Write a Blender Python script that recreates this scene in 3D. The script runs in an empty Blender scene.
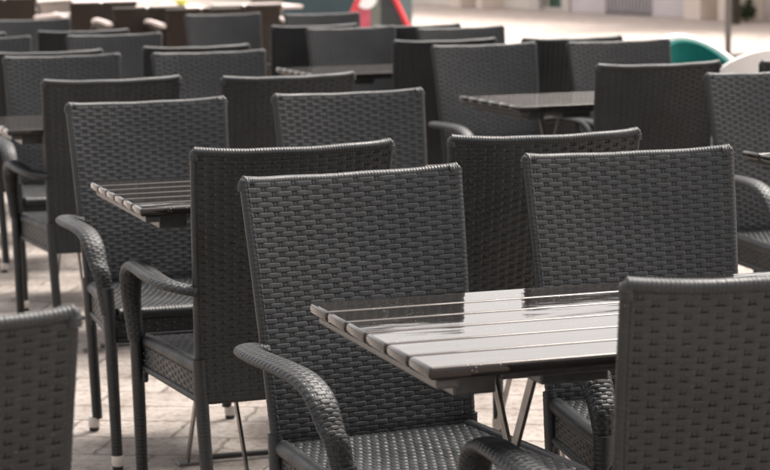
import bpy, math, random
import numpy as np
from mathutils import Vector, Matrix
random.seed(7)
scene = bpy.context.scene
C = scene.collection

# ------------------------------------------------------------------ camera
FPX, PITCH, HCAM, PHI, ROLL = 2210.29, 0.1354904, 1.34517, -1.2535224, 0.0163257
cam_d = bpy.data.cameras.new('camera'); cam = bpy.data.objects.new('camera', cam_d); C.objects.link(cam)
cam_d.sensor_width = 36; cam_d.lens = 36*FPX/770; cam_d.clip_start = 0.05; cam_d.clip_end = 600
c_, s_ = math.cos(PITCH), math.sin(PITCH)
fwd = Vector((0, c_, -s_)); up0 = Vector((0, s_, c_)); r0 = Vector((1, 0, 0))
cr, sr = math.cos(ROLL), math.sin(ROLL)
rt = r0*cr-up0*sr; up = r0*sr+up0*cr
cam.matrix_world = Matrix(((rt.x, up.x, -fwd.x, 0), (rt.y, up.y, -fwd.y, 0), (rt.z, up.z, -fwd.z, HCAM), (0, 0, 0, 1)))
cam_d.dof.use_dof = True; cam_d.dof.focus_distance = 4.1; cam_d.dof.aperture_fstop = 8.5
scene.camera = cam

# ------------------------------------------------------------------ light
SUN_EL, SUN_AZ = math.radians(63), math.radians(52)      # azimuth: compass style, from +Y clockwise
w = bpy.data.worlds.new('World'); scene.world = w; w.use_nodes = True
nt = w.node_tree; bg = nt.nodes['Background']
sky = nt.nodes.new('ShaderNodeTexSky'); sky.sky_type = 'NISHITA'; sky.sun_disc = False
sky.sun_elevation = SUN_EL; sky.sun_rotation = SUN_AZ; sky.air_density = 1.0; sky.dust_density = 5.0; sky.ozone_density = 0.6
hs = nt.nodes.new('ShaderNodeHueSaturation'); hs.inputs['Saturation'].default_value = .18      # thin cloud: pale, hardly blue
nt.links.new(sky.outputs[0], hs.inputs['Color']); tn = nt.nodes.new('ShaderNodeMixRGB'); tn.blend_type = 'MULTIPLY'; tn.inputs[0].default_value = 1; tn.inputs[2].default_value = (1.05, .975, .925, 1); nt.links.new(hs.outputs[0], tn.inputs[1]); nt.links.new(tn.outputs[0], bg.inputs[0]); bg.inputs[1].default_value = 0.15
sd = bpy.data.lights.new('sun', 'SUN'); so = bpy.data.objects.new('sun', sd); C.objects.link(so)
sd.energy = 1.8; sd.angle = math.radians(22); sd.color = (1, .95, .88)
sdir = Vector((math.sin(SUN_AZ)*math.cos(SUN_EL), math.cos(SUN_AZ)*math.cos(SUN_EL), math.sin(SUN_EL)))
so.rotation_euler = sdir.to_track_quat('Z', 'Y').to_euler()
scene.view_settings.view_transform = 'Standard'; scene.view_settings.look = 'None'
scene.view_settings.gamma = 1; scene.view_settings.exposure = 1.48
try: scene.view_settings.use_curve_mapping = False
except Exception: pass

# ------------------------------------------------------------------ frame of the terrace: r along the tables, f towards the camera side
FV = Vector((math.cos(PHI), math.sin(PHI), 0)); RV = Vector((-FV.y, FV.x, 0))
def rf(r, f, z=0): return RV*r+FV*f+Vector((0, 0, z))
def pix(X, Y, z):                       # where a sight line meets height z, used once to measure the far things
    u = (X-385)/FPX; v = (235-Y)/FPX
    d = fwd+rt*u+up*v; t = (z-HCAM)/d.z
    return Vector((d.x*t, d.y*t, z))

# ------------------------------------------------------------------ materials
def mat(name): 
    m = bpy.data.materials.new(name); m.use_nodes = True
    return m, m.node_tree, m.node_tree.nodes['Principled BSDF']
def N(nt, t, **kw):
    n = nt.nodes.new(t)
    for k, v in kw.items(): setattr(n, k, v)
    return n
def ramp(nt, fac, stops):
    n = nt.nodes.new('ShaderNodeValToRGB'); e = n.color_ramp.elements
    e[0].position, e[0].color = stops[0][0], (*stops[0][1], 1); e[1].position, e[1].color = stops[-1][0], (*stops[-1][1], 1)
    for p, c in stops[1:-1]:
        k = e.new(p); k.color = (*c, 1)
    nt.links.new(fac, n.inputs[0]); return n
def noise(nt, scale, detail=4, vec=None, rough=.55):
    n = nt.nodes.new('ShaderNodeTexNoise'); n.inputs['Scale'].default_value = scale; n.inputs['Detail'].default_value = detail; n.inputs['Roughness'].default_value = rough
    if vec is not None: nt.links.new(vec, n.inputs['Vector'])
    return n
def objco(nt, scale=(1, 1, 1)):
    tc = nt.nodes.new('ShaderNodeTexCoord'); mp = nt.nodes.new('ShaderNodeMapping'); mp.inputs['Scale'].default_value = scale
    nt.links.new(tc.outputs['Object'], mp.inputs[0]); return mp.outputs[0]
def simple(name, col, rough=.6, metal=0, var=.15, scale=20, bump=0, bscale=200, spec=.5):
    m, nt, p = mat(name); v = objco(nt)
    n = noise(nt, scale, 4, v)
    r = ramp(nt, n.outputs[0], [(.3, tuple(c*(1-var) for c in col)), (.7, tuple(min(1, c*(1+var)) for c in col))])
    nt.links.new(r.outputs[0], p.inputs['Base Color'])
    p.inputs['Roughness'].default_value = rough; p.inputs['Metallic'].default_value = metal; p.inputs['Specular IOR Level'].default_value = spec
    if bump:
        b = N(nt, 'ShaderNodeBump'); b.inputs['Strength'].default_value = bump; b.inputs['Distance'].default_value = .002
        n2 = noise(nt, bscale, 3, v); nt.links.new(n2.outputs[0], b.inputs['Height']); nt.links.new(b.outputs[0], p.inputs['Normal'])
    return m
def wicker(name, c0, c1, rough=.42, spec=.42):
    m, nt, p = mat(name); v = objco(nt)
    oi = N(nt, 'ShaderNodeObjectInfo'); sc = N(nt, 'ShaderNodeMath', operation='MULTIPLY'); sc.inputs[1].default_value = 37; nt.links.new(oi.outputs['Random'], sc.inputs[0])
    va = N(nt, 'ShaderNodeVectorMath', operation='ADD'); nt.links.new(v, va.inputs[0]); nt.links.new(sc.outputs[0], va.inputs[1]); v = va.outputs[0]
    n = noise(nt, 9, 5, v); n2 = noise(nt, 240, 3, v)
    mx = N(nt, 'ShaderNodeMath', operation='MULTIPLY_ADD'); mx.inputs[1].default_value = .45; nt.links.new(n2.outputs[0], mx.inputs[0])
    ml = N(nt, 'ShaderNodeMath', operation='MULTIPLY'); ml.inputs[1].default_value = .55; nt.links.new(n.outputs[0], ml.inputs[0]); nt.links.new(ml.outputs[0], mx.inputs[2])
    r = ramp(nt, mx.outputs[0], [(.35, c0), (.65, c1)])
    # pale specks of dust caught in the weave
    sp = noise(nt, 420, 1, v); spr = ramp(nt, sp.outputs[0], [(.73, (0, 0, 0)), (.79, (1, 1, 1))])
    mix = N(nt, 'ShaderNodeMixRGB'); mix.inputs[2].default_value = (.16, .145, .12, 1)
    nt.links.new(spr.outputs[0], mix.inputs[0]); nt.links.new(r.outputs[0], mix.inputs[1]); dn = noise(nt, 3.2, 7, v, .7); dr = ramp(nt, dn.outputs[0], [(.5, (0, 0, 0)), (.75, (.20, .20, .20))])
    dm = N(nt, 'ShaderNodeMixRGB'); dm.inputs[2].default_value = (.055, .058, .058, 1); nt.links.new(dr.outputs[0], dm.inputs[0]); nt.links.new(mix.outputs[0], dm.inputs[1])
    nt.links.new(dm.outputs[0], p.inputs['Base Color'])
    rr = ramp(nt, n.outputs[0], [(.3, (rough-.07,)*3), (.7, (rough+.1,)*3)]); nt.links.new(rr.outputs[0], p.inputs['Roughness'])
    p.inputs['Specular IOR Level'].default_value = spec
    b = N(nt, 'ShaderNodeBump'); b.inputs['Strength'].default_value = .35; b.inputs['Distance'].default_value = .0012
    nb = noise(nt, 500, 2, v); nt.links.new(nb.outputs[0], b.inputs['Height']); nt.links.new(b.outputs[0], p.inputs['Normal'])
    return m
M = {}
M['wicker'] = wicker('charcoal_wicker', (.0050, .0066, .0076), (.0110, .0133, .0150))
M['brown_wicker'] = wicker('brown_wicker', (.018, .012, .009), (.03, .02, .014), .55, .3)
M['taupe_wicker'] = wicker('taupe_wicker', (.075, .058, .048), (.10, .08, .068), .6)
M['cap'] = simple('pale_foot_cap', (.50, .45, .41), .4, 0, .12, 60)
M['glide'] = simple('black_glide', (.015, .015, .015), .5)
M['steel'] = simple('worn_steel', (.24, .23, .22), .35, 1, .25, 30, .15, 300)
M['darksteel'] = simple('dark_painted_steel', (.03, .03, .03), .35, 0, .3, 40)
M['white_plastic'] = simple('white_shell_plastic', (.70, .68, .66), .35, 0, .03, 8)
M['teal_fabric'] = simple('teal_fabric', (.002, .075, .066), .8, 0, .12, 30, .3, 600, .12)
M['red'] = simple('red_painted_frame', (.62, .035, .045), .45, 0, .1, 12)
M['pink'] = simple('rose_red_panel', (.45, .07, .10), .6, 0, .15, 14)
M['poster_white'] = simple('white_disc_print', (.8, .78, .76), .5, 0, .03)
M['sign_grey'] = simple('grey_green_panel', (.13, .135, .11), .6, 0, .1)
M['sign_dark'] = simple('dark_board', (.02, .022, .02), .5, 0, .2)
M['teal_dark'] = simple('slate_teal_paint', (.035, .065, .075), .55, 0, .1, 5)
M['taupe'] = simple('taupe_boards', (.17, .14, .12), .6, 0, .15, 4)
M['soil'] = simple('soil', (.04, .03, .02), .9)
M['pole'] = simple('bronze_grey_pole', (.11, .10, .095), .4, 0, .08)
M['trunkbrown'] = simple('dark_brown_planter_wood', (.045, .035, .022), .7, 0, .3, 8)
M['linen'] = simple('pale_table_laminate', (.62, .53, .50), .45, 0, .05)
M['lime'] = simple('lime_ceramic', (.42, .42, .05), .4, 0, .1)
M['render'] = simple('cream_stone_wall', (.68, .62, .56), .8, 0, .08, 1.2, .2, 30)
M['lilac'] = simple('pale_mauve_stone', (.56, .51, .51), .75, 0, .08, 1.5, .2, 30)
M['shutter'] = simple('grey_lilac_shutter', (.34, .31, .32), .6, 0, .05, 3)
M['plinth'] = simple('sandstone_trim', (.68, .59, .52), .8, 0, .08, 2)
M['green_glass'] = simple('green_tinted_glass', (.06, .12, .085), .15, 0, .3, 1.5)
M['glass'] = simple('dark_window_glass', (.05, .055, .06), .08, 0, .2, .8)
M['frame'] = simple('pale_door_frame', (.55, .50, .46), .5, 0, .05)
M['leaf'] = simple('dark_shrub_leaf', (.035, .055, .02), .6, 0, .5, 6)
M['roof'] = simple('roof_tile', (.30, .16, .11), .8, 0, .2, 2)

# glossy dark slats: rain dried on lacquer
m, nt, p = mat('dark_lacquered_slats'); v = objco(nt); vl = objco(nt, (1, 9, 9))
n = noise(nt, 5, 5, vl); r = ramp(nt, n.outputs[0], [(.3, (.007, .0066, .0065)), (.72, (.016, .0145, .0138))])
sp = N(nt, 'ShaderNodeTexVoronoi'); sp.inputs['Scale'].default_value = 150; nt.links.new(v, sp.inputs['Vector'])
spn = noise(nt, 13, 3, v)
lt = N(nt, 'ShaderNodeMath', operation='LESS_THAN'); nt.links.new(sp.outputs['Distance'], lt.inputs[0]); lt.inputs[1].default_value = .13
gt = N(nt, 'ShaderNodeMath', operation='GREATER_THAN'); nt.links.new(spn.outputs[0], gt.inputs[0]); gt.inputs[1].default_value = .55
mu = N(nt, 'ShaderNodeMath', operation='MULTIPLY'); nt.links.new(lt.outputs[0], mu.inputs[0]); nt.links.new(gt.outputs[0], mu.inputs[1])
mix = N(nt, 'ShaderNodeMixRGB'); mix.inputs[2].default_value = (.30, .26, .24, 1)
nt.links.new(mu.outputs[0], mix.inputs[0]); nt.links.new(r.outputs[0], mix.inputs[1]); nt.links.new(mix.outputs[0], p.inputs['Base Color'])
n3 = noise(nt, 7, 6, vl, .65); rr = ramp(nt, n3.outputs[0], [(.35, (.012,)*3), (.6, (.03,)*3), (.75, (.08,)*3)])
nt.links.new(rr.outputs[0], p.inputs['Roughness']); p.inputs['IOR'].default_value = 1.45; p.inputs['Specular Tint'].default_value = (1, .92, .87, 1)
b = N(nt, 'ShaderNodeBump'); b.inputs['Strength'].default_value = .02; b.inputs['Distance'].default_value = .001
nb = noise(nt, 60, 3, vl); nt.links.new(nb.outputs[0], b.inputs['Height']); nt.links.new(b.outputs[0], p.inputs['Normal'])
vw = objco(nt, (1, 2.5, 1)); nw = noise(nt, 6, 2, vw); b2 = N(nt, 'ShaderNodeBump'); b2.inputs['Strength'].default_value = .22; b2.inputs['Distance'].default_value = .004
nt.links.new(nw.outputs[0], b2.inputs['Height']); nt.links.new(b2.outputs[0], b.inputs['Normal'])     # slats are slightly cupped and wavy
M['slat'] = m

def paving(name, base, joint, bw, bh, rot, var=.12, mortar=.014, bump=.6):
    m, nt, p = mat(name)
    tc = N(nt, 'ShaderNodeTexCoord'); mp = N(nt, 'ShaderNodeMapping'); mp.inputs['Rotation'].default_value = (0, 0, rot)
    nt.links.new(tc.outputs['Object'], mp.inputs[0])
    wn = noise(nt, 2.4, 3, mp.outputs[0]); 
    ad = N(nt, 'ShaderNodeVectorMath', operation='MULTIPLY_ADD'); nt.links.new(wn.outputs['Color'], ad.inputs[0]); ad.inputs[1].default_value = (.06, .06, 0); nt.links.new(mp.outputs[0], ad.inputs[2])
    wn2 = noise(nt, 16, 3, mp.outputs[0])
    ad2 = N(nt, 'ShaderNodeVectorMath', operation='MULTIPLY_ADD'); nt.links.new(wn2.outputs['Color'], ad2.inputs[0]); ad2.inputs[1].default_value = (.032, .032, 0); nt.links.new(ad.outputs[0], ad2.inputs[2])
    br = N(nt, 'ShaderNodeTexBrick'); nt.links.new(ad2.outputs[0], br.inputs['Vector']); br.inputs['Scale'].default_value = 1
    br.inputs['Brick Width'].default_value = bw; br.inputs['Row Height'].default_value = bh; br.inputs['Mortar Size'].default_value = mortar; br.inputs['Mortar Smooth'].default_value = .4
    br.inputs['Color1'].default_value = (*[c*(1-var) for c in base], 1); br.inputs['Color2'].default_value = (*[c*(1+var) for c in base], 1); br.inputs['Mortar'].default_value = (*joint, 1)
    n1 = noise(nt, 5, 8, tc.outputs['Object'], .7); r1 = ramp(nt, n1.outputs[0], [(.32, (.62, .56, .52)), (.5, (.96, .94, .93)), (.7, (1.22, 1.2, 1.18))])
    mm = N(nt, 'ShaderNodeMixRGB', blend_type='MULTIPLY'); mm.inputs[0].default_value = 1
    nt.links.new(br.outputs[0], mm.inputs[1]); nt.links.new(r1.outputs[0], mm.inputs[2])
    n2 = noise(nt, 38, 6, tc.outputs['Object'], .75); r2 = ramp(nt, n2.outputs[0], [(.36, (.42, .35, .31)), (.50, (1, 1, 1))])
    mm2 = N(nt, 'ShaderNodeMixRGB', blend_type='MULTIPLY'); mm2.inputs[0].default_value = .75
    nt.links.new(mm.outputs[0], mm2.inputs[1]); nt.links.new(r2.outputs[0], mm2.inputs[2])
    nt.links.new(mm2.outputs[0], p.inputs['Base Color']); p.inputs['Roughness'].default_value = .75; p.inputs['Specular IOR Level'].default_value = .3
    hs = N(nt, 'ShaderNodeMath', operation='MULTIPLY_ADD'); nt.links.new(br.outputs['Fac'], hs.inputs[0]); hs.inputs[1].default_value = -1.2; nt.links.new(n2.outputs[0], hs.inputs[2])
    b = N(nt, 'ShaderNodeBump'); b.inputs['Strength'].default_value = bump; b.inputs['Distance'].default_value = .008
    nt.links.new(hs.outputs[0], b.inputs['Height']); nt.links.new(b.outputs[0], p.inputs['Normal'])
    return m
M['paving'] = paving('pink_sandstone_paving', (.30, .275, .253), (.17, .15, .132), .31, .2, .12, .14, .006, .9)
M['plaza'] = paving('sun_brightened_plaza_paving', (.52, .465, .425), (.42, .375, .34), .9, .6, .5, .05, .012, .2)  # stronger sun on the open square painted in as a paler stone colour

# ------------------------------------------------------------------ mesh helpers
class MB:
    def __init__(s): s.v = []; s.f = []; s.mi = []; s.n = 0
    def add(s, V, F, mi=0):
        V = np.asarray(V, float); s.v.append(V); F = [tuple(i+s.n for i in q) for q in F]; s.f += F; s.mi += [mi]*len(F); s.n += len(V)
    def mesh(s, name, mats, smooth=True):
        me = bpy.data.meshes.new(name); me.from_pydata(np.vstack(s.v).tolist(), [], s.f)
        for m in (mats if isinstance(mats, (list, tuple)) else [mats]): me.materials.append(m)
        me.polygons.foreach_set('material_index', s.mi); me.polygons.foreach_set('use_smooth', [smooth and len(q) < 7 for q in s.f]); me.update()
        return me
    def grid(s, P, closed_u=False, closed_v=False, mi=0):      # P (nv, nu, 3)
        nv, nu = P.shape[:2]; F = []
        for j in range(nv if closed_v else nv-1):
            a = j*nu; b2 = ((j+1) % nv)*nu
            for i in range(nu if closed_u else nu-1):
                k = (i+1) % nu; F.append((a+i, a+k, b2+k, b2+i))
        s.add(P.reshape(-1, 3), F, mi)
    def box(s, a, b, bev=0, mi=0):
        (x0, y0, z0), (x1, y1, z1) = a, b
        if bev <= 0:
            V = [(x, y, z) for z in (z0, z1) for y in (y0, y1) for x in (x0, x1)]
            s.add(V, [(0, 2, 3, 1), (4, 5, 7, 6), (0, 1, 5, 4), (2, 6, 7, 3), (0, 4, 6, 2), (1, 3, 7, 5)], mi); return
        lay = []                                             # rounded plan outline, stacked with bevelled top and bottom
        for z, ins in ((z0, bev), (z0+bev*.3, bev*.3), (z0+bev, 0), (z1-bev, 0), (z1-bev*.3, bev*.3), (z1, bev)):
            ring = []
            for cx, cy, a0 in ((x1-bev, y1-bev, 0), (x0+bev, y1-bev, 90), (x0+bev, y0+bev, 180), (x1-bev, y0+bev, 270)):
                for k in range(4):
                    t = math.radians(a0+30*k); rr = bev-ins; ring.append((cx+rr*math.cos(t), cy+rr*math.sin(t), z))
            lay.append(ring)
        V = [q for l in lay for q in l]; n = 16; F = []
        for j in range(len(lay)-1):
            for i in range(n): F.append((j*n+i, j*n+(i+1) % n, (j+1)*n+(i+1) % n, (j+1)*n+i))
        F.append(tuple(range(n))[::-1]); F.append(tuple(range((len(lay)-1)*n, len(lay)*n))); s.add(V, F, mi)
    def xbar(s, p, q, wd, th, side, mi=0):                    # flat bar from p to q, width along vector side
        p, q, side = Vector(p), Vector(q), Vector(side).normalized(); d = (q-p).normalized(); nn = d.cross(side).normalized(); side = nn.cross(d)
        V = []
        for c in (p, q):
            for a, b in ((-1, -1), (1, -1), (1, 1), (-1, 1)): V.append(c+side*a*wd/2+nn*b*th/2)
        s.add([tuple(v) for v in V], [(0, 1, 5, 4), (1, 2, 6, 5), (2, 3, 7, 6), (3, 0, 4, 7), (3, 2, 1, 0), (4, 5, 6, 7)], mi)
def frames(P):
    T = np.gradient(P, axis=0); T /= np.linalg.norm(T, axis=1)[:, None]; return T
def smooth_path(pts, n):
    P = np.array(pts, float); m = len(P); t = np.linspace(0, m-1, n); out = []
    for x in t:
        i = min(int(x), m-2); u = x-i; p0 = P[max(i-1, 0)]; p1 = P[i]; p2 = P[i+1]; p3 = P[min(i+2, m-1)]
        out.append(.5*((2*p1)+(-p0+p2)*u+(2*p0-5*p1+4*p2-p3)*u*u+(-p0+3*p1-3*p2+p3)*u**3))
    return np.array(out)
def tube(mb, path, rad, seg=10, wrap=0, depth=.0006, cap=True, flat=None, side=None, mi=0, per=4):
    """round tube; wrap = pitch of the strand wound round it; rad scalar or array; flat=(a,b) multipliers"""
    P = np.array(path, float); L = np.concatenate([[0], np.cumsum(np.linalg.norm(np.diff(P, axis=0), axis=1))])
    if wrap:
        n = max(4, int(L[-1]/wrap)*per+1); s = np.linspace(0, L[-1], n)
        R = np.interp(s, L, np.full(len(P), rad) if np.isscalar(rad) else rad)
        P = np.stack([np.interp(s, L, P[:, k]) for k in range(3)], 1)
        ph = (s/wrap) % 1; R = R-depth*(2*np.abs(ph-.5))**3*1.6+np.array([random.uniform(-.0002, .0002) for _ in range(n)])
    else: R = np.full(len(P), rad) if np.isscalar(rad) else np.array(rad)
    T = frames(P); ref = np.array(side if side is not None else (0, 1, 0), float)
    A = np.cross(T, ref); bad = np.linalg.norm(A, axis=1) < 1e-3; A[bad] = np.cross(T[bad], (1, 0, 0)); A /= np.linalg.norm(A, axis=1)[:, None]; B = np.cross(T, A)
    th = np.linspace(0, 2*math.pi, seg, endpoint=False); fa, fb = flat or (1, 1)
    G = P[:, None]+R[:, None, None]*(np.cos(th)[None, :, None]*A[:, None]*fa+np.sin(th)[None, :, None]*B[:, None]*fb)
    mb.grid(G, closed_u=True, mi=mi)
    if cap:
        for e in (0, -1): mb.add(G[e], [tuple(range(seg))], mi)
def weave(mb, S, Lu, Lv, pu=.0222, pv=.0088, amp=.0019, closed=False, core=True, sig=.0046, ps=.42):
    """flat strands (along u) woven over stakes (along v) on the surface S(u,v); S vectorised, returns positions"""
    ns = max(2, round(Lu/pu)); nr = max(2, round(Lv/pv))
    if closed and ns % 2: ns += 1
    def off(U, V, h):
        e = 1e-3; p = S(U, V); du = S(U+e, V)-S(U-e, V); dv = S(U, V+e)-S(U, V-e); nn = np.cross(du, dv); nn /= np.linalg.norm(nn, axis=-1)[..., None]+1e-12
        return p+nn*h[..., None]
    per = 7; nu = ns*per+(0 if closed else 1); u = np.arange(nu)/(ns*per); cs = np.array([-1, -.72, -.3, 0, .3, .72, 1.]); prof = np.array([-.0017, -.0005, 0, -.00035, 0, -.0005, -.0017])*ps
    pu_ = Lu/ns
    for j in range(nr):
        x = u*ns-.5; par = j % 2
        d = np.abs(((x-par+1) % 2)-1)*pu_                      # distance to the nearest stake passed underneath
        fl_ = np.floor((u*ns-.5-par+1)/2).astype(int) % 64; rv = np.array([random.uniform(-1, 1) for _ in range(64)])[fl_]
        h = amp*(1-2.1*np.exp(-(d/sig)**2))*(1+.18*rv)
        ww = pv/2*(1.05-.24*np.exp(-(d/sig)**2)); jit = random.uniform(-.0004, .0004)
        U = np.broadcast_to(u, (7, nu)); V = (j+.5)/nr+(cs[:, None]*ww[None]+jit)/Lv
        mb.grid(off(U, V, h[None]+prof[:, None]+np.zeros((7, nu))), closed_u=closed)
    for i in range(ns):
        v = np.linspace(0, 1, nr*3+1); h = amp*.45*np.cos(math.pi*(v*nr-.5-(i % 2)))
        uc = (i+.5)/ns; U = np.array([-.0026, 0, .0026])[:, None]/Lu+uc+np.zeros((3, len(v))); V = np.broadcast_to(v, U.shape)
        mb.grid(off(U, V, h[None]+np.array([-.001, 0, -.001])[:, None]))
    if core:
        u = np.linspace(0, 1, 25)[:-1] if closed else np.linspace(0, 1, 13); v = np.linspace(0, 1, 17); U, V = np.meshgrid(u, v)
        mb.grid(off(U, V, np.full(U.shape, -amp*1.25)), closed_u=closed)
def link(me, name, parent=None, loc=(0, 0, 0), rz=0):
    o = bpy.data.objects.new(name, me); C.objects.link(o); o.location = loc; o.rotation_euler = (0, 0, rz)
    if parent: o.parent = parent
    return o
def tag(o, label=None, cat=None, group=None, kind=None):
    if label: o['label'] = label
    if cat: o['category'] = cat
    if group: o['group'] = group
    if kind: o['kind'] = kind
    return o
def thing(name, label, cat, loc=(0, 0, 0), rz=0, group=None):
    o = bpy.data.objects.new(name, None); C.objects.link(o); o.location = loc; o.rotation_euler = (0, 0, rz); o.empty_display_size = .1
    return tag(o, label, cat, group)

# ------------------------------------------------------------------ setting
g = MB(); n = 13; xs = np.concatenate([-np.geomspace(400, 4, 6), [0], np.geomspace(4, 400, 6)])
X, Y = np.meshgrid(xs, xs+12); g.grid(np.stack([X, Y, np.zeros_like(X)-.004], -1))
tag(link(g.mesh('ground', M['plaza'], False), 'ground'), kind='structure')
g = MB(); c = [rf(-7, 6, .0), rf(8.3, 6, .0), rf(8.3, -22.5, .0), rf(-7, -22.5, .0)]
g.add([tuple(q) for q in c], [(0, 1, 2, 3)]); tag(link(g.mesh('terrace_paving', M['paving'], False), 'terrace_paving'), kind='structure')

# ------------------------------------------------------------------ wicker armchair (local x = facing, y = its left, z up)
HT = .90
def hw(z): return .183+.036*z/.9
def tz(z): return np.interp(z, [0, .33, .43, .55, .75, .9], [-.215, -.203, -.204, -.222, -.259, -.291])
def back_surf(off, z0, z1, sgn):
    def S(u, v):
        z = z0+(z1-z0)*v; k = (2*u-1); y = k*(hw(z)-.003)*sgn
        bow = np.clip((z-.4)/.35, 0, 1)*.022*(1-k*k)
        return np.stack([tz(z)-bow+off, y, z-.005*(1-k*k)*np.clip((z-.4)/.4, 0, 1)+0*u], -1)
    return S
def rear_edge(s, z, o=0): return (float(tz(z))+o, s*hw(z), z)
ARM_Z = .596
TH_ = np.linspace(0, 2*np.pi, 361); ARC = np.concatenate([[0], np.cumsum(np.hypot(np.diff(2.0*np.cos(TH_)), np.diff(np.sin(TH_))))]); ARC /= ARC[-1]
def make_chair_meshes(wk):
    R = {}
    # backrest
    b = MB(); weave(b, back_surf(-.008, .335, HT-.009, -1), .45, .565); weave(b, back_surf(.008, .40, HT-.009, 1), .45, .465)
    for s in (-1, 1):
        tube(b, [rear_edge(s, z) for z in np.linspace(.335, HT-.006, 24)], .0098, 10, .0085, .0005)
    top = []
    for k in np.linspace(-1, 1, 41):
        top.append((float(tz(HT))-.022*(1-k*k), k*(hw(HT)+.002), HT-.009-.005*(1-k*k)+.0006*math.sin(k*9)+.003*abs(k)**8))
    tube(b, top, .0108, 12, .0062, .0007)
    for s in (-1, 1):                                        # wound corner knots
        tube(b, smooth_path([(float(tz(HT)), s*(hw(HT)-.018), HT-.0095), (float(tz(HT)), s*(hw(HT)-.004), HT-.009), (float(tz(HT)), s*(hw(HT)+.0005), HT-.014), (float(tz(HT)), s*(hw(HT)+.0005), HT-.024)], 12), .0118, 8, .005, .0008)
    low = [(float(tz(.335)), k*hw(.335), .336) for k in np.linspace(-1, 1, 9)]; tube(b, low, .0095, 8, .0085)
    R['backrest'] = b.mesh('backrest', wk)
    # seat: strands run front to back
    b = MB()
    def S(u, v):
        t = -.205+.445*u; w_ = .187+.027*u; k = 2*v-1
        z = .412-.009*(1-k*k)*np.sin(np.pi*np.clip(u, 0, 1))-.03*np.clip((u-.93)/.07, 0, 1)**2
        return np.stack([t, k*w_, z], -1)
    weave(b, S, .445, .41, .0222, .0092, .0014)
    for s in (-1, 1): tube(b, smooth_path([(-.2, s*.190, .404), (0, s*.202, .402), (.15, s*.210, .400), (.232, s*.214, .398)], 30), .0165, 10, .0085)
    tube(b, [(.24, y, .398-.002*math.cos(y*8)) for y in np.linspace(-.216, .216, 30)], .0175, 10, .0085)
    R['seat'] = b.mesh('seat', wk)
    # apron: both sides and the front
    b = MB()
    for s in (-1, 1):
        def S(u, v, s=s):
            uu = u if s < 0 else 1-u; t = -.205+.45*uu; z0 = .333+.0*u+.012*np.clip(np.abs(uu-.5)*2-.86, 0, 1)*-7*0
            return np.stack([t, s*(.193+.032*uu), z0+(.402-.333)*v], -1)
        weave(b, S, .45, .069, amp=.002)
        tube(b, [(t, s*(.193+.032*(t+.205)/.45), .333) for t in np.linspace(-.205, .245, 12)], .0085, 8, .0085)
        for t0, dirn in ((-.205, 1), (.245, -1)):           # little rounded gussets under the apron
            y0 = s*(.193+.032*(t0+.205)/.45); tube(b, smooth_path([(t0+dirn*.013, y0, .30), (t0+dirn*.017, y0, .318), (t0+dirn*.036, y0, .331)], 9), .008, 8, .0085)
    def S(u, v): return np.stack([.246+0*u, (2*u-1)*.222, .333+.066*v], -1)
    weave(b, S, .444, .066, amp=.002); tube(b, [(.246, y, .333) for y in np.linspace(-.22, .22, 9)], .0085, 8, .0085)
    R['apron'] = b.mesh('apron', wk)
    # legs
    for s in (-1, 1):
        b = MB(); tube(b, [(.257, s*.2335, .036), (.252, s*.236, .2), (.247, s*.240, .40), (.243, s*.243, .47)], [.0145, .0155, .0165, .018], 12, .0085, .0006); R['leg_front', s] = b.mesh('leg', wk)
        b = MB(); tube(b, [(float(tz(z)), s*hw(z), z) for z in (.036, .15, .28, .36, .43)], [.0145, .0148, .0155, .016, .015], 12, .0085, .0006); R['leg_rear', s] = b.mesh('leg', wk)
        for nm, x, y in (('front', .2572, s*.233), ('rear', -.2155, s*.194)):
            b = MB(); tube(b, [(x, y, .012), (x, y, .016), (x, y, .036), (x, y, .039)], [.0145, .0158, .0158, .0146], 16); R['cap', nm, s] = b.mesh('foot_cap', M['cap'])
            b = MB(); tube(b, [(x, y, .0), (x, y, .004), (x, y, .0125)], [.0115, .0138, .0140], 16); R['glide', nm, s] = b.mesh('glide', M['glide'])
    # armrests: a flattened woven tube that leaves the back sideways, bows out, runs forward and drops into the front leg
    for s in (-1, 1):
        pts = smooth_path([(-.232, s*.205, ARM_Z-.012), (-.218, s*.235, ARM_Z-.006), (-.178, s*.262, ARM_Z), (-.09, s*.272, ARM_Z+.004), (.03, s*.270, ARM_Z+.006), (.12, s*.265, ARM_Z), (.178, s*.261, ARM_Z-.022), (.212, s*.257, ARM_Z-.065), (.232, s*.252, .50), (.241, s*.246, .44), (.245, s*.243, .40)], 90)
        Lg = np.concatenate([[0], np.cumsum(np.linalg.norm(np.diff(pts, axis=0), axis=1))]); Lt = Lg[-1]
        T = frames(pts); A = np.empty_like(pts)
        for i in range(len(pts)):                             # width direction: horizontal and square to the path, pure y where the strap drops
            h = np.array([-T[i, 1], T[i, 0], 0.]); k = np.linalg.norm(h); h = h/max(k, 1e-6); q = min(1, max(0, (k-.3)/.4))
            a = h*q+np.array([0, 1., 0])*(1-q)*(1 if True else 0); A[i] = a/np.linalg.norm(a)
        Bn = np.cross(T, A); Bn /= np.linalg.norm(Bn, axis=1)[:, None]
        wdt = np.interp(Lg/Lt, [0, .08, .3, .55, .72, .86, 1], [.017, .022, .0265, .0275, .027, .0215, .0165]); thk = np.interp(Lg/Lt, [0, .5, .8, 1], [.0115, .012, .0135, .0155])
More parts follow.
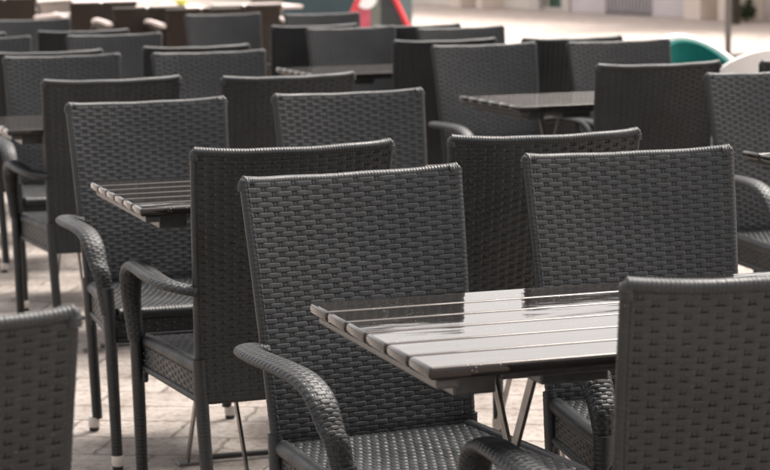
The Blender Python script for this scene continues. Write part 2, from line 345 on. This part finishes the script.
        def S(u, v, pts=pts, A=A, Bn=Bn, wdt=wdt, thk=thk, Lg=Lg, Lt=Lt):
            l = np.clip(v, 0, 1)*Lt; ext = (v-np.clip(v, 0, 1))*Lt; f = lambda a: np.interp(l, Lg, a)
            th = np.interp(u % 1, ARC, TH_); c, sn = np.cos(th), np.sin(th); e = 1
            cc = np.sign(c)*np.abs(c)**e*f(wdt); ss = np.sign(sn)*np.abs(sn)**e*f(thk)
            tg = np.stack([f(T[:, k]) for k in range(3)], -1)
            return np.stack([f(pts[:, k])+f(A[:, k])*cc+f(Bn[:, k])*ss for k in range(3)], -1)+tg*ext[..., None]
        b = MB(); weave(b, S, .125, Lt, .0124, .0080, .0009, closed=True, sig=.0030, ps=.4)
        uu = np.linspace(0, 1, 24, endpoint=False); ring = S(uu, np.zeros(24)); b.add(ring, [tuple(range(24))])
        R['armrest', s] = b.mesh('armrest', wk)
    return R
def assemble(name, R, label, cat, loc, rz, group):
    t = thing(name, label, cat, loc, rz, group)
    link(R['backrest'], 'backrest', t); link(R['seat'], 'seat', t); link(R['apron'], 'apron', t)
    for s in (-1, 1):
        link(R['armrest', s], 'armrest', t)
        for nm in ('front', 'rear'):
            l = link(R['leg_'+nm, s], 'leg', t); link(R['cap', nm, s], 'foot_cap', l); link(R['glide', nm, s], 'glide', l)
    return t
def copy_tree(o, parent=None):
    c = o.copy(); C.objects.link(c); c.parent = parent
    for ch in list(o.children): copy_tree(ch, c)
    return c
RM = make_chair_meshes(M['wicker'])
# r, f, turn (deg), kind L = front to the camera / D = back to the camera, label
CH = [
 (1.27, -3.69, 5.3, 'L', 'large sharp wicker armchair at picture centre facing us, left end of the nearest table'),
 (1.85, -3.81, -4.1, 'L', 'charcoal wicker armchair, front towards us, behind the right half of the nearest glossy table'),
 (1.395, -2.85, -1.5, 'D', 'out of focus dark wicker chair back cut off by the bottom right corner'),
 (.235, -2.93, 2.5, 'D', 'out of focus dark wicker chair back cut off at the bottom left corner'),
 (1.29, -4.85, .6, 'D', 'dark wicker armchair seen from behind, directly left of the large centre chair'),
 (1.89, -4.85, -2.4, 'D', 'dark chair back showing between the two chairs facing us at the nearest table'),
 (1.29, -5.71, 1.1, 'L', 'wicker armchair facing us behind the jutting table corner at left centre'),
 (1.88, -5.74, .4, 'L', 'wicker armchair facing us, its back panel just above the large centre chair'),
 (3.31, -5.90, 0, 'L', 'wicker armchair facing us, cut by the right edge above the small table corner'),
 (1.39, -7.32, .4, 'D', 'tall dark chair back at the left, covering the right part of the left edge table'),
 (1.93, -7.17, 2.1, 'D', 'dark chair back between the two sharp facing chairs of the left centre table, farther back'),
 (3.22, -7.08, -1.9, 'D', 'dark wicker chair back at the right, in front of the white and teal shell chairs'),
 (3.76, -6.96, -1.0, 'D', 'dark chair back, only a corner showing at the right edge before a white shell'),
 (1.48, -8.23, -3.2, 'L', 'wicker armchair facing us at the left edge, directly behind the left edge table'),
 (2.05, -8.15, -1.9, 'L', 'bluish wicker armchair facing us, second from the left behind the left edge table'),
 (3.17, -8.03, 1.2, 'L', 'bluish wicker armchair facing us at the left end of the table right of centre'),
 (3.72, -7.96, -.3, 'L', 'bluish wicker armchair facing us immediately left of the arched teal cushion'),
 (1.50, -9.18, 0, 'D', 'dark chair back at the left edge, its rail just above the far left chair'),
 (2.13, -9.23, -.4, 'D', 'dark chair back whose rail runs just above the second bluish chair at left'),
 (3.18, -9.09, -2.2, 'D', 'dark chair back partly covered by the bluish chair at the table right of centre'),
 (3.69, -8.93, -1.4, 'D', 'dark chair back against pale paving, between the two bluish chairs right of centre'),
 (2.05, -9.97, -.2, 'L', 'blurred bluish chair facing us, curved rail in front of the brown chairs'),
 (1.44, -10.02, -.2, 'L', 'blurred wicker chair facing us at the upper left edge of the picture'),
 (3.21, -9.93, 1.9, 'L', 'blurred wicker chair facing us below the red framed board, behind a thin strip of table'),
 (3.66, -9.59, 4.1, 'L', 'blurred wicker chair facing us right of the red framed board, against pale paving'),
 (3.13, -10.92, 1.5, 'D', 'blurred dark wicker chair back at top centre, left of the red framed board'),
 (3.57, -10.59, -1.7, 'D', 'blurred dark wicker chair back directly under the red framed board'),
 (2.01, -11.11, -.3, 'D', 'blurred dark wicker chair back in the upper left, showing between two bluish chairs'),
 (1.40, -11.10, 0, 'D', 'blurred wicker chair back at the extreme upper left, only its rail end showing'),
 (2.02, -12.20, 0, 'L', 'blurred wicker chair facing us at top left, below the brown chairs'),
 (3.15, -12.23, 1.2, 'L', 'far blurred wicker chair facing us right of the brown chairs'),
 (3.65, -11.88, 2.2, 'L', 'far blurred wicker chair facing us in front of the slate teal planter'),
]
proto = None
for (r_, f_, dt, k, lab) in CH:
    o = assemble('wicker_armchair', RM, lab, 'armchair', (0, 0, 0), 0, 'charcoal wicker armchairs on the terrace') if proto is None else copy_tree(proto)
    if proto is None: proto = o
    o['label'] = lab; o.location = rf(r_, f_); o.rotation_euler = (0, 0, PHI+math.radians(dt)+(math.pi if k == 'D' else 0))

# ------------------------------------------------------------------ slatted folding table (local x = along r, y = towards the camera side f)
TL, TD, TH = 1.30, .605, .741
def make_table():
    t = thing('slatted_table', 'x', 'table', group='dark slatted folding tables')
    b = MB(); pit = TD/6
    for i in range(6):
        y0 = -TD/2+i*pit+.0035; b.box((-TL/2, y0, TH-.019), (TL/2, y0+pit-.007, TH), .0055)
    link(b.mesh('tabletop', M['slat'], True), 'tabletop', t)
    for s in (-1, 1):
        b = MB(); x = s*(TL/2-.030); b.box((x-.017, -TD/2+.012, TH-.034), (x+.017, TD/2-.012, TH-.0195), .003); link(b.mesh('end_batten', M['darksteel'], False), 'end_batten', t)
        b = MB(); x = s*(TL/2-.085); b.box((x-.033, -TD/2+.05, TH-.054), (x+.033, TD/2-.02, TH-.0195), .003); link(b.mesh('cross_rail', M['darksteel'], False), 'cross_rail', t)
    for s in (-1, 1):
        b = MB(); y = s*(TD/2-.045); b.box((-TL/2+.119, y-.010, TH-.032), (TL/2-.119, y+.010, TH-.0195), .003); link(b.mesh('long_rail', M['darksteel'], False), 'long_rail', t)
    for s in (-1, 1):
        b = MB(); x = s*(TL/2-.255); b.box((x-.055, -.22, TH-.056), (x+.055, .22, TH-.0195), .004); link(b.mesh('hinge_housing', M['darksteel'], False), 'hinge_housing', t)
    # two crossing frames, each two flat legs and a flat ground bar
    for s, ins in ((1, .225), (-1, .250)):
        for e in (-1, 1):
            b = MB(); x = e*(TL/2-ins); b.xbar((x, -s*.13, TH-.06), (x, s*.285, .0075), .006, .019, (1, 0, 0)); lg = link(b.mesh('leg', M['steel'], False), 'leg', t)
            b = MB(); b.box((x-.028, s*.285-.022, 0), (x+.028, s*.285+.022, .007), .002); link(b.mesh('foot_plate', M['steel'], False), 'foot_plate', lg)
        b = MB(); tube(b, [(-TL/2+ins+.03, s*.282, .014), (TL/2-ins-.03, s*.282, .014)], .008, 8); link(b.mesh('ground_bar', M['darksteel']), 'ground_bar', t)
    b = MB(); X = TL/2-.235; tube(b, smooth_path([(-X-.02, .02, .335), (-X+.04, .02, .335), (-X+.10, .03, .37), (-X+.2, .06, .47), (-X+.34, .1, .60), (-X+.40, .11, .68)], 30), .006, 8); link(b.mesh('brace', M['darksteel']), 'brace', t)
    b = MB(); tube(b, smooth_path([(X+.02, -.02, .335), (X-.04, -.02, .335), (X-.10, -.03, .37), (X-.2, -.06, .47), (X-.34, -.1, .60), (X-.40, -.11, .68)], 30), .006, 8); link(b.mesh('brace', M['darksteel']), 'brace', t)
    return t
TB = [  # r of the left end, f of the back edge, label
 (1.006, -3.475, 'nearest slatted table, its wet glossy top mirroring the pale square, at lower right'),
 (1.018, -5.462, 'dark slatted table whose left corner juts out beside the armrests at left centre'),
 (2.847, -7.76, 'dark slatted table right of centre with its left end showing before a bluish chair'),
 (1.06, -7.69, 'dark slatted table at the left edge of the picture behind a dark chair back'),
 (2.81, -5.42, 'slatted table of which only a left corner shows at the right edge'),
 (2.72, -9.86, 'slatted table seen as a thin pale strip behind a chair rail at top centre'),
]
tp = None
for r_, f_, lab in TB:
    if tp is None: tp = o = make_table()
    else: o = copy_tree(tp)
    o['label'] = lab; o.location = rf(r_+TL/2, f_+TD/2); o.rotation_euler = (0, 0, PHI+math.pi/2)
    # local y must point to +f: x=r, so y = z cross r = -f ; turn half way round (the table is symmetric)

# ------------------------------------------------------------------ brown chairs of the neighbouring cafe
def make_brown(mt, label):
    t = thing('brown_cafe_chair', label, 'chair', group='brown woven cafe chairs beyond the grey ones')
    b = MB()
    for o_ in (-.012, .012): weave(b, back_surf(o_, .36, .89, -1), .45, .53, .04, .02, .002)
    tube(b, [(float(tz(HT))-.02*(1-k*k), k*.235, HT-.006) for k in np.linspace(-1, 1, 15)], .016, 8)
    for s in (-1, 1): tube(b, [rear_edge(s, z) for z in np.linspace(.36, .895, 8)], .014, 8)
    link(b.mesh('backrest', mt), 'backrest', t)
    b = MB(); b.box((-.21, -.21, .36), (.24, .21, .44), .02); link(b.mesh('seat', mt), 'seat', t)
    for s in (-1, 1):
        b = MB(); tube(b, smooth_path([(-.25, s*.25, .765), (-.05, s*.265, .79), (.16, s*.265, .785), (.235, s*.26, .70), (.245, s*.25, .42)], 30), .02, 10, side=(0, 1, 0)); a = link(b.mesh('armrest', mt), 'armrest', t)
        b = MB(); tube(b, smooth_path([(-.29, s*.252, .797), (-.26, s*.253, .803), (0, s*.265, .817), (.17, s*.265, .812), (.2, s*.265, .80)], 20), [.009]+[.016]*18+[.009], 10); link(b.mesh('arm_pad', M['linen']), 'arm_pad', t)
        for x, xt in ((.245, .235), (-.22, -.2)):
            b = MB(); tube(b, [(x, s*.225, 0), (xt, s*.22, .4)], .016, 8); link(b.mesh('leg', mt), 'leg', t)
    return t
def put(o, X, Y, z, rz, back=.29):
    p_ = pix(X, Y, z); o.rotation_euler = (0, 0, rz); d = Vector((math.cos(rz), math.sin(rz), 0)); p_ += d*back; o.location = (p_.x, p_.y, 0); return o
bt = make_brown(M['brown_wicker'], 'brown woven chair back near the top left, the nearer one under the pale table')
put(bt, 149, 8, .9, PHI+math.pi)
for X, Y, dr, lab in ((103, 3, 0, 'brown woven chair back near the top left corner, left of the nearer brown one'), (6, -1, 0, 'dark brown woven chair at the very top left corner'), (203, 9, 0, 'brown woven chair back behind the blurred bluish chair, below the lime bowl'), (246, 6, 0, 'brown woven chair back right of the pale table, beside the grey boards')):
    o = copy_tree(bt); o['label'] = lab; put(o, X, Y, .9, PHI+math.pi+dr)
tt = make_brown(M['taupe_wicker'], 'pale taupe woven chair turned to us between the brown chairs at top left'); put(tt, 54, 2, .9, PHI+.85)

# pale cafe tables behind them
def cafe_table(X, Y, label, rx=.36, ry=.36):
    p_ = pix(X, Y, .74); t = thing('cafe_table', label, 'table', (p_.x, p_.y, 0), PHI+math.pi/2, 'pale topped cafe tables at the top left')
    b = MB(); b.box((-rx, -ry, .712), (rx, ry, .74), .008); link(b.mesh('tabletop', M['linen'], False), 'tabletop', t)
    b = MB(); tube(b, [(0, 0, .02), (0, 0, .711)], .03, 12); link(b.mesh('column', M['darksteel']), 'column', t)
    b = MB(); b.box((-.24, -.24, 0), (.24, .24, .02), .006); link(b.mesh('foot', M['darksteel'], False), 'foot', t)
    return p_
p1 = cafe_table(176, 7, 'pale topped cafe table with a lime bowl above the brown chairs', .40, .40)
cafe_table(112, 1, 'pale topped cafe table at the top edge above the brown chairs', .40, .4)
cafe_table(247, 5, 'pale topped cafe table right of the lime bowl', .40, .4)
b = MB(); tube(b, [(0, 0, 0), (0, 0, .005), (0, 0, .02), (0, 0, .05), (0, 0, .055)], [.02, .028, .045, .056, .053], 20)
q = pix(198, 3, .74); q = p1+(q-p1).normalized()*.25
tag(link(b.mesh('bowl', M['lime']), 'bowl', None, (q.x, q.y, .7405)), 'small lime green bowl on the pale cafe table', 'bowl')

# ------------------------------------------------------------------ white shell chairs with teal cushions
def shell_chair(X, Y, rz, label):
    p_ = pix(X, Y, .80); t = thing('shell_chair', label, 'chair', (0, 0, 0), rz, 'white shell chairs with teal upholstery')
    d = Vector((math.cos(rz), math.sin(rz), 0)); p_ += d*.27; t.location = (p_.x, p_.y, 0)
    th = np.linspace(-2.35, 2.35, 41)                           # angle round the seat, 0 = rear
    def rim(a): return .46+.34*max(0., math.cos(a*.92))**.8
    def ring(R, v, a, zb): return (-R*math.cos(a), R*math.sin(a), zb)
    b = MB(); P = []
    for v in np.linspace(0, 1, 14):
        row = []
        for a in th:
            zr = .40+(.80-.40)*max(0, math.cos(a/2*1.05))**.55*v+0; zr = .40+(rim(a)-.40)*v
            R = .215+.085*v**.7; row.append((-(R)*math.cos(a)*(1.02), R*math.sin(a), zr))
        P.append(row)
    P = np.array(P); inn = P.copy(); cx = inn[..., :2]; inn[..., 0] *= .93; inn[..., 1] *= .93; inn[-1, :, 2] -= .004
    b.grid(P); b.grid(inn[:, ::-1]); b.grid(np.stack([P[-1], P[-1]*[.965, .965, 1]+[0, 0, .008], inn[-1]]))
    for e in (0, -1): b.grid(np.stack([P[:, e], inn[:, e]]))
    link(b.mesh('shell', M['white_plastic']), 'shell', t)
    b = MB(); Q = P[2:13].copy(); Q[..., 0] *= .915; Q[..., 1] *= .915; Q2 = P[2:13].copy(); Q2[..., 0] *= .76; Q2[..., 1] *= .76
    b.grid(Q[:, 7:-7]); b.grid(Q2[:, 7:-7]); b.grid(np.stack([Q[-1, 6:-6], (Q[-1, 6:-6]+Q2[-1, 6:-6])/2+[0, 0, .012], Q2[-1, 6:-6]]))
    for e in (7, -8): b.grid(np.stack([Q[:, e], Q2[:, e]]))
    link(b.mesh('back_cushion', M['teal_fabric']), 'back_cushion', t)
    b = MB(); tube(b, [(0, 0, .385), (0, 0, .39), (0, 0, .44), (0, 0, .462), (0, 0, .468)], [.17, .2, .21, .19, .12], 28); link(b.mesh('seat_cushion', M['teal_fabric']), 'seat_cushion', t)
    b = MB(); tube(b, [(0, 0, .33), (0, 0, .35), (0, 0, .40)], [.10, .17, .22], 28); link(b.mesh('seat_base', M['white_plastic']), 'seat_base', t)
    for sx in (-1, 1):
        for sy in (-1, 1):
            b = MB(); tube(b, [(sx*.22, sy*.22, 0), (sx*.1, sy*.1, .345)], .012, 8); link(b.mesh('leg', M['steel']), 'leg', t)
    return t
shell_chair(678, 35.5, PHI+.15, 'white shell chair with an arched teal cushion, behind the dark backs at right')
shell_chair(774, 49, PHI+math.pi-.1, 'white shell chair turned away, its rounded back cut by the right edge')
shell_chair(806, 40, PHI+.2, 'farther white shell chair with a teal cushion just entering at the right edge')

# ------------------------------------------------------------------ red framed A board
pA = pix(378, 84, 0); hd = math.radians(62)
t = thing('pavement_sign', 'red framed triangular pavement board with a white disc on a rose panel', 'sign', (pA.x, pA.y, 0), 0)
def sp_(x, z, o=0): return (x, .30*(z/1.08)-o, z)                       # the front frame leans back
def half(z): return .50*(1-z/1.10)
for sx in (-1, 1):
    b = MB(); tube(b, [sp_(sx*.51, 0), sp_(sx*.012, 1.09)], .026, 10); link(b.mesh('frame_bar', M['red']), 'frame_bar', t)
    b = MB(); tube(b, [(sx*.30, .62, 0), (sx*.02, .34, 1.06)], .016, 8); link(b.mesh('rear_leg', M['darksteel']), 'rear_leg', t)
b = MB(); tube(b, [sp_(-.46, .10), sp_(.46, .10)], .02, 8); link(b.mesh('frame_bar', M['red']), 'frame_bar', t)
def strip(x0, x1, mt, nm):
    zt = lambda x: min(1.0, 1.10*(1-abs(x)/.49)); xs_ = np.linspace(x0, x1, 9); b = MB()
    for o in (-.006, .006): b.grid(np.array([[sp_(x, .12, o) for x in xs_], [sp_(x, max(.125, zt(x)), o) for x in xs_]]))
    return link(b.mesh(nm, mt, False), nm, t)
pan = strip(-.44, -.06, M['pink'], 'rose_panel'); strip(-.0585, .035, M['sign_grey'], 'grey_panel'); strip(.0365, .44, M['sign_dark'], 'dark_panel')
b = MB(); b.add([(-.095+.10*math.cos(a), .30*((.77+.10*math.sin(a))/1.08)-.010, .77+.10*math.sin(a)) for a in np.linspace(0, 2*math.pi, 36, endpoint=False)], [tuple(range(36))])
link(b.mesh('disc', M['poster_white'], False), 'disc', pan)

# planters
def planter(X0, X1, Y, dist_z, depth, h, mt, label, name='planter_box', leaves=True):
    a, c = pix(X0, Y, dist_z), pix(X1, Y, dist_z); mid = (a+c)/2; wdt = (c-a).length; rz = math.atan2(c.y-a.y, c.x-a.x)
    t = thing(name, label, 'planter', (mid.x, mid.y, 0), rz)
    b = MB(); b.box((-wdt/2, -depth/2, 0), (wdt/2, depth/2, h-.03), .006); link(b.mesh('box', mt, False), 'box', t)
    b = MB()
    for s in (-1, 1): b.box((-wdt/2-.012, s*depth/2-.025, h-.0295), (wdt/2+.012, s*depth/2+.025, h), .004)
    for s in (-1, 1): b.box((s*(wdt/2-.013)-.025, -depth/2+.0255, h-.0295), (s*(wdt/2-.013)+.025, depth/2-.0255, h-.001), .004)
    link(b.mesh('rim', mt, False), 'rim', t)
    b = MB(); b.box((-wdt/2+.04, -depth/2+.03, h-.029), (wdt/2-.04, depth/2-.03, h-.018)); link(b.mesh('soil', M['soil'], False), 'soil', t)
    if leaves: foliage(t, (0, 0, h+.18), (wdt*.46, depth*.45, .26), 900, .05)
    return t
def foliage(parent, ctr, rad, n, size, name='foliage'):
    b = MB(); V = []; F = []
    cl = [(random.gauss(0, .45), random.gauss(0, .45), random.gauss(0, .4)) for _ in range(26)]
    for i in range(n):
        c0 = random.choice(cl); p_ = np.array([ctr[k]+rad[k]*max(-1, min(1, c0[k]+random.gauss(0, .2))) for k in range(3)])
        a = np.array([random.gauss(0, 1) for _ in range(3)]); a /= np.linalg.norm(a); q_ = np.cross(a, [random.gauss(0, 1) for _ in range(3)]); q_ /= np.linalg.norm(q_)
        s = size*random.uniform(.6, 1.3); k = len(V); V += [p_-a*s, p_+q_*s*.4, p_+a*s, p_-q_*s*.4]; F.append((k, k+1, k+2, k+3))
    b.add(V, F); return link(b.mesh(name, M['leaf'], False), name, parent)
planter(292, 407, 70, 0, .5, .95, M['teal_dark'], 'slate teal planter box behind the red framed board')
planter(258, 292, 62, 0, .4, 1.05, M['taupe'], 'narrow taupe boarded planter left of the slate teal one')

# ------------------------------------------------------------------ far side of the square: parasol pole, shrub tub, facade
pp = pix(728, 60, 0); t = thing('parasol', 'slim bronze grey post of a closed parasol in front of the cream building', 'parasol', (pp.x, pp.y, 0))
b = MB(); tube(b, [(0, 0, .06), (0, 0, 2.9)], .033, 14); link(b.mesh('pole', M['pole']), 'pole', t)
b = MB(); b.box((-.35, -.35, 0), (.35, .35, .06), .01); link(b.mesh('base_plate', M['pole'], False), 'base_plate', t)
b = MB(); tube(b, [(0, 0, 2.0), (0, 0, 2.1), (0, 0, 2.6), (0, 0, 2.95), (0, 0, 3.05)], [.07, .11, .12, .07, .02], 12); link(b.mesh('furled_canopy', M['linen']), 'furled_canopy', t)

A_, B_ = pix(500, 8, 0), pix(772, 21.5, 0); wd = (B_-A_).normalized(); wn = Vector((wd.y, -wd.x, 0))   # facade direction and its normal
if wn.y > 0: wn = -wn
rzw = math.atan2(wd.y, wd.x); org = A_-wd*12
def along(X, Y=None):                                            # distance along the facade of a picture column
    u = (X-385)/FPX; d = (fwd+rt*u+up*((235-(8+(X-500)*13.5/272))/FPX)); k = (0-HCAM)/d.z; q_ = Vector((d.x*k, d.y*k, 0)); return (q_-org).dot(wd)
bd = thing('building', 'pale stone building with a green glazed door across the square', 'building', (org.x, org.y, 0), rzw)
# local x along the facade, local -y towards the terrace
LW, HW, DW = 46., 4.7, 9.
doorL, doorR = along(543), along(566)
def fbox(mb, x0, x1, y0, y1, z0, z1, bev=0): mb.box((x0, y0, z0), (x1, y1, z1), bev)
b = MB(); cuts = [(doorL, doorR, 0, 2.5)]
wins = []
k = 1.2
while k < LW-2:
    for zf in (): wins.append((k, k+1.1, zf, zf+1.9))
    if (k+1.1 < doorL-10 or k > along(790)): wins.append((k, k+1.1, .9, 2.9))
    k += 2.9
holes = cuts+wins
xs = sorted({0, LW, *[h[0] for h in holes], *[h[1] for h in holes]}); zs = sorted({0, HW, *[h[2] for h in holes], *[h[3] for h in holes]})
for i in range(len(xs)-1):
    for j in range(len(zs)-1):
        cx, cz = (xs[i]+xs[i+1])/2, (zs[j]+zs[j+1])/2
        hole = any(h[0] < cx < h[1] and h[2] < cz < h[3] for h in holes)
        y = .22 if hole else 0
        b.add([(xs[i], y, zs[j]), (xs[i+1], y, zs[j]), (xs[i+1], y, zs[j+1]), (xs[i], y, zs[j+1])], [(0, 1, 2, 3)]) if not hole else None
        if hole:
            x0, x1, z0, z1 = xs[i], xs[i+1], zs[j], zs[j+1]
for h in holes:
    x0, x1, z0, z1 = h; b.add([(x0, 0, z0), (x1, 0, z0), (x1, .25, z0), (x0, .25, z0), (x0, 0, z1), (x1, 0, z1), (x1, .25, z1), (x0, .25, z1)], [(0, 1, 2, 3), (4, 7, 6, 5), (0, 3, 7, 4), (1, 5, 6, 2)])
b.add([(0, 0, 0), (0, DW, 0), (0, DW, HW), (0, 0, HW)], [(0, 1, 2, 3)]); b.add([(LW, 0, 0), (LW, DW, 0), (LW, DW, HW), (LW, 0, HW)], [(0, 1, 2, 3)]); b.add([(0, DW, 0), (LW, DW, 0), (LW, DW, HW), (0, DW, HW)], [(0, 1, 2, 3)])
link(b.mesh('wall', M['render'], False), 'wall', bd)
for x0, x1, z0, z1 in wins:
    b = MB(); 
    for a, c, e, g_ in ((x0-.12, x1+.12, z1, z1+.14), (x0-.12, x1+.12, z0-.12, z0), (x0-.12, x0, z0, z1), (x1, x1+.12, z0, z1)): fbox(b, a, c, -.05, .003, e, g_)
    wf = link(b.mesh('window', M['plinth'], False), 'window', bd)
    b = MB(); fbox(b, x0+.06, x1-.06, .17, .18, z0+.06, z1-.06); link(b.mesh('pane', M['glass'], False), 'pane', wf)
    b = MB(); xm = (x0+x1)/2
    for a, c, e, g_ in ((x0, x0+.06, z0, z1), (x1-.06, x1, z0, z1), (x0+.06, x1-.06, z0, z0+.06), (x0+.06, x1-.06, z1-.06, z1), (xm-.03, xm+.03, z0+.06, z1-.06)): fbox(b, a, c, .12, .19, e, g_)
    link(b.mesh('sash', M['frame'], False), 'sash', wf)
b = MB(); fbox(b, doorL-.0, doorR, .12, .16, 0.05, 2.5); dr = link(b.mesh('door', M['green_glass'], False), 'door', bd)
b = MB(); 
for a, c, e, g_ in ((doorL-.32, doorL, 0, 2.7), (doorR, doorR+.25, 0, 2.7), (doorL, doorR, 2.5, 2.7)): fbox(b, a, c, -.09, .06, e, g_)
fbox(b, doorL, doorR, -.02, .2, 0, .05); link(b.mesh('door_frame', M['frame'], False), 'door_frame', dr)
b = MB(); x0, x1 = along(566)+.3, along(609); fbox(b, x0, x1, -.07, -.003, 0, 3.2, 0); link(b.mesh('stone_panel', M['lilac'], False), 'stone_panel', bd)
b = MB(); x0, x1 = along(610), along(658); nsl = 14
for i in range(nsl): a = x0+(x1-x0)*i/nsl; fbox(b, a, a+(x1-x0)/nsl*.62, -.10, -.03, .05, 3.0)
fbox(b, x0, x1, -.0295, -.003, 0, 3.1); link(b.mesh('ribbed_shutter', M['shutter'], False), 'ribbed_shutter', bd)
b = MB(); x0, x1 = along(659), along(706); fbox(b, x0, x1, -.12, -.003, 0, 3.1); link(b.mesh('stone_panel', M['lilac'], False), 'stone_panel', bd)
b = MB(); fbox(b, x0, x1, -.16, -.121, .55, .62); fbox(b, x0, x1, -.16, -.121, 2.2, 2.3); link(b.mesh('ledge', M['plinth'], False), 'ledge', bd)
for X0, X1 in ((707, 724), (742, 752), (757, 764), (470, 481), (497, 503)):
    b = MB(); x0, x1 = along(X0), along(X1); fbox(b, x0, x1, -.42, -.003, 0, 3.3, 0); fbox(b, x0-.05, x1+.05, -.47, -.0035, 3.3, 3.5); link(b.mesh('pilaster', M['plinth'], False), 'pilaster', bd)
b = MB(); fbox(b, 0, LW, -.12, -.002, 3.52, 3.75); fbox(b, -.2, LW+.2, -.35, -.002, 4.3, 4.7); link(b.mesh('cornice', M['plinth'], False), 'cornice', bd)
b = MB(); b.add([(-.4, -.5, HW+.01), (LW+.4, -.5, HW+.01), (LW+.4, DW/2, HW+.7), (-.4, DW/2, HW+.7), (LW+.4, DW+.3, HW+.01), (-.4, DW+.3, HW+.01)], [(0, 1, 2, 3), (3, 2, 4, 5), (0, 3, 5), (1, 4, 2)]); link(b.mesh('roof', M['roof'], False), 'roof', bd)
# tree and shrub by the wall
ps = pix(734, 24, 0); t = thing('street_tree', 'dark tree trunk beside the bronze grey post near the right edge', 'tree', (ps.x, ps.y, 0), 0)
b = MB(); tube(b, smooth_path([(0, 0, 0), (.01, 0, .2), (0, .02, 1.2), (.03, 0, 2.4), (.0, .03, 3.4)], 16), [.105, .095]+[.085-.003*i for i in range(14)], 12)
for k in range(6):
    a_ = k*1.05; tube(b, [(.02, 0, 2.3+.12*k), (.55*math.cos(a_), .55*math.sin(a_), 3.2+.15*k), (1.0*math.cos(a_), 1.0*math.sin(a_), 3.8+.1*k)], [.04, .025, .01], 6)
link(b.mesh('trunk', M['trunkbrown']), 'trunk', t)
foliage(t, (0, 0, 4.0), (1.35, 1.35, .95), 5200, .07, 'crown')
ps = pix(746, 22, 0); t = thing('shrub', 'low dark green shrub at the foot of the building, right of the trunk', 'shrub', (ps.x, ps.y, 0), 0)
foliage(t, (0, 0, .16), (.15, .15, .17), 500, .035)
b = MB(); tube(b, [(0, 0, 0), (.01, 0, .16)], .012, 6); link(b.mesh('stem', M['trunkbrown']), 'stem', t)
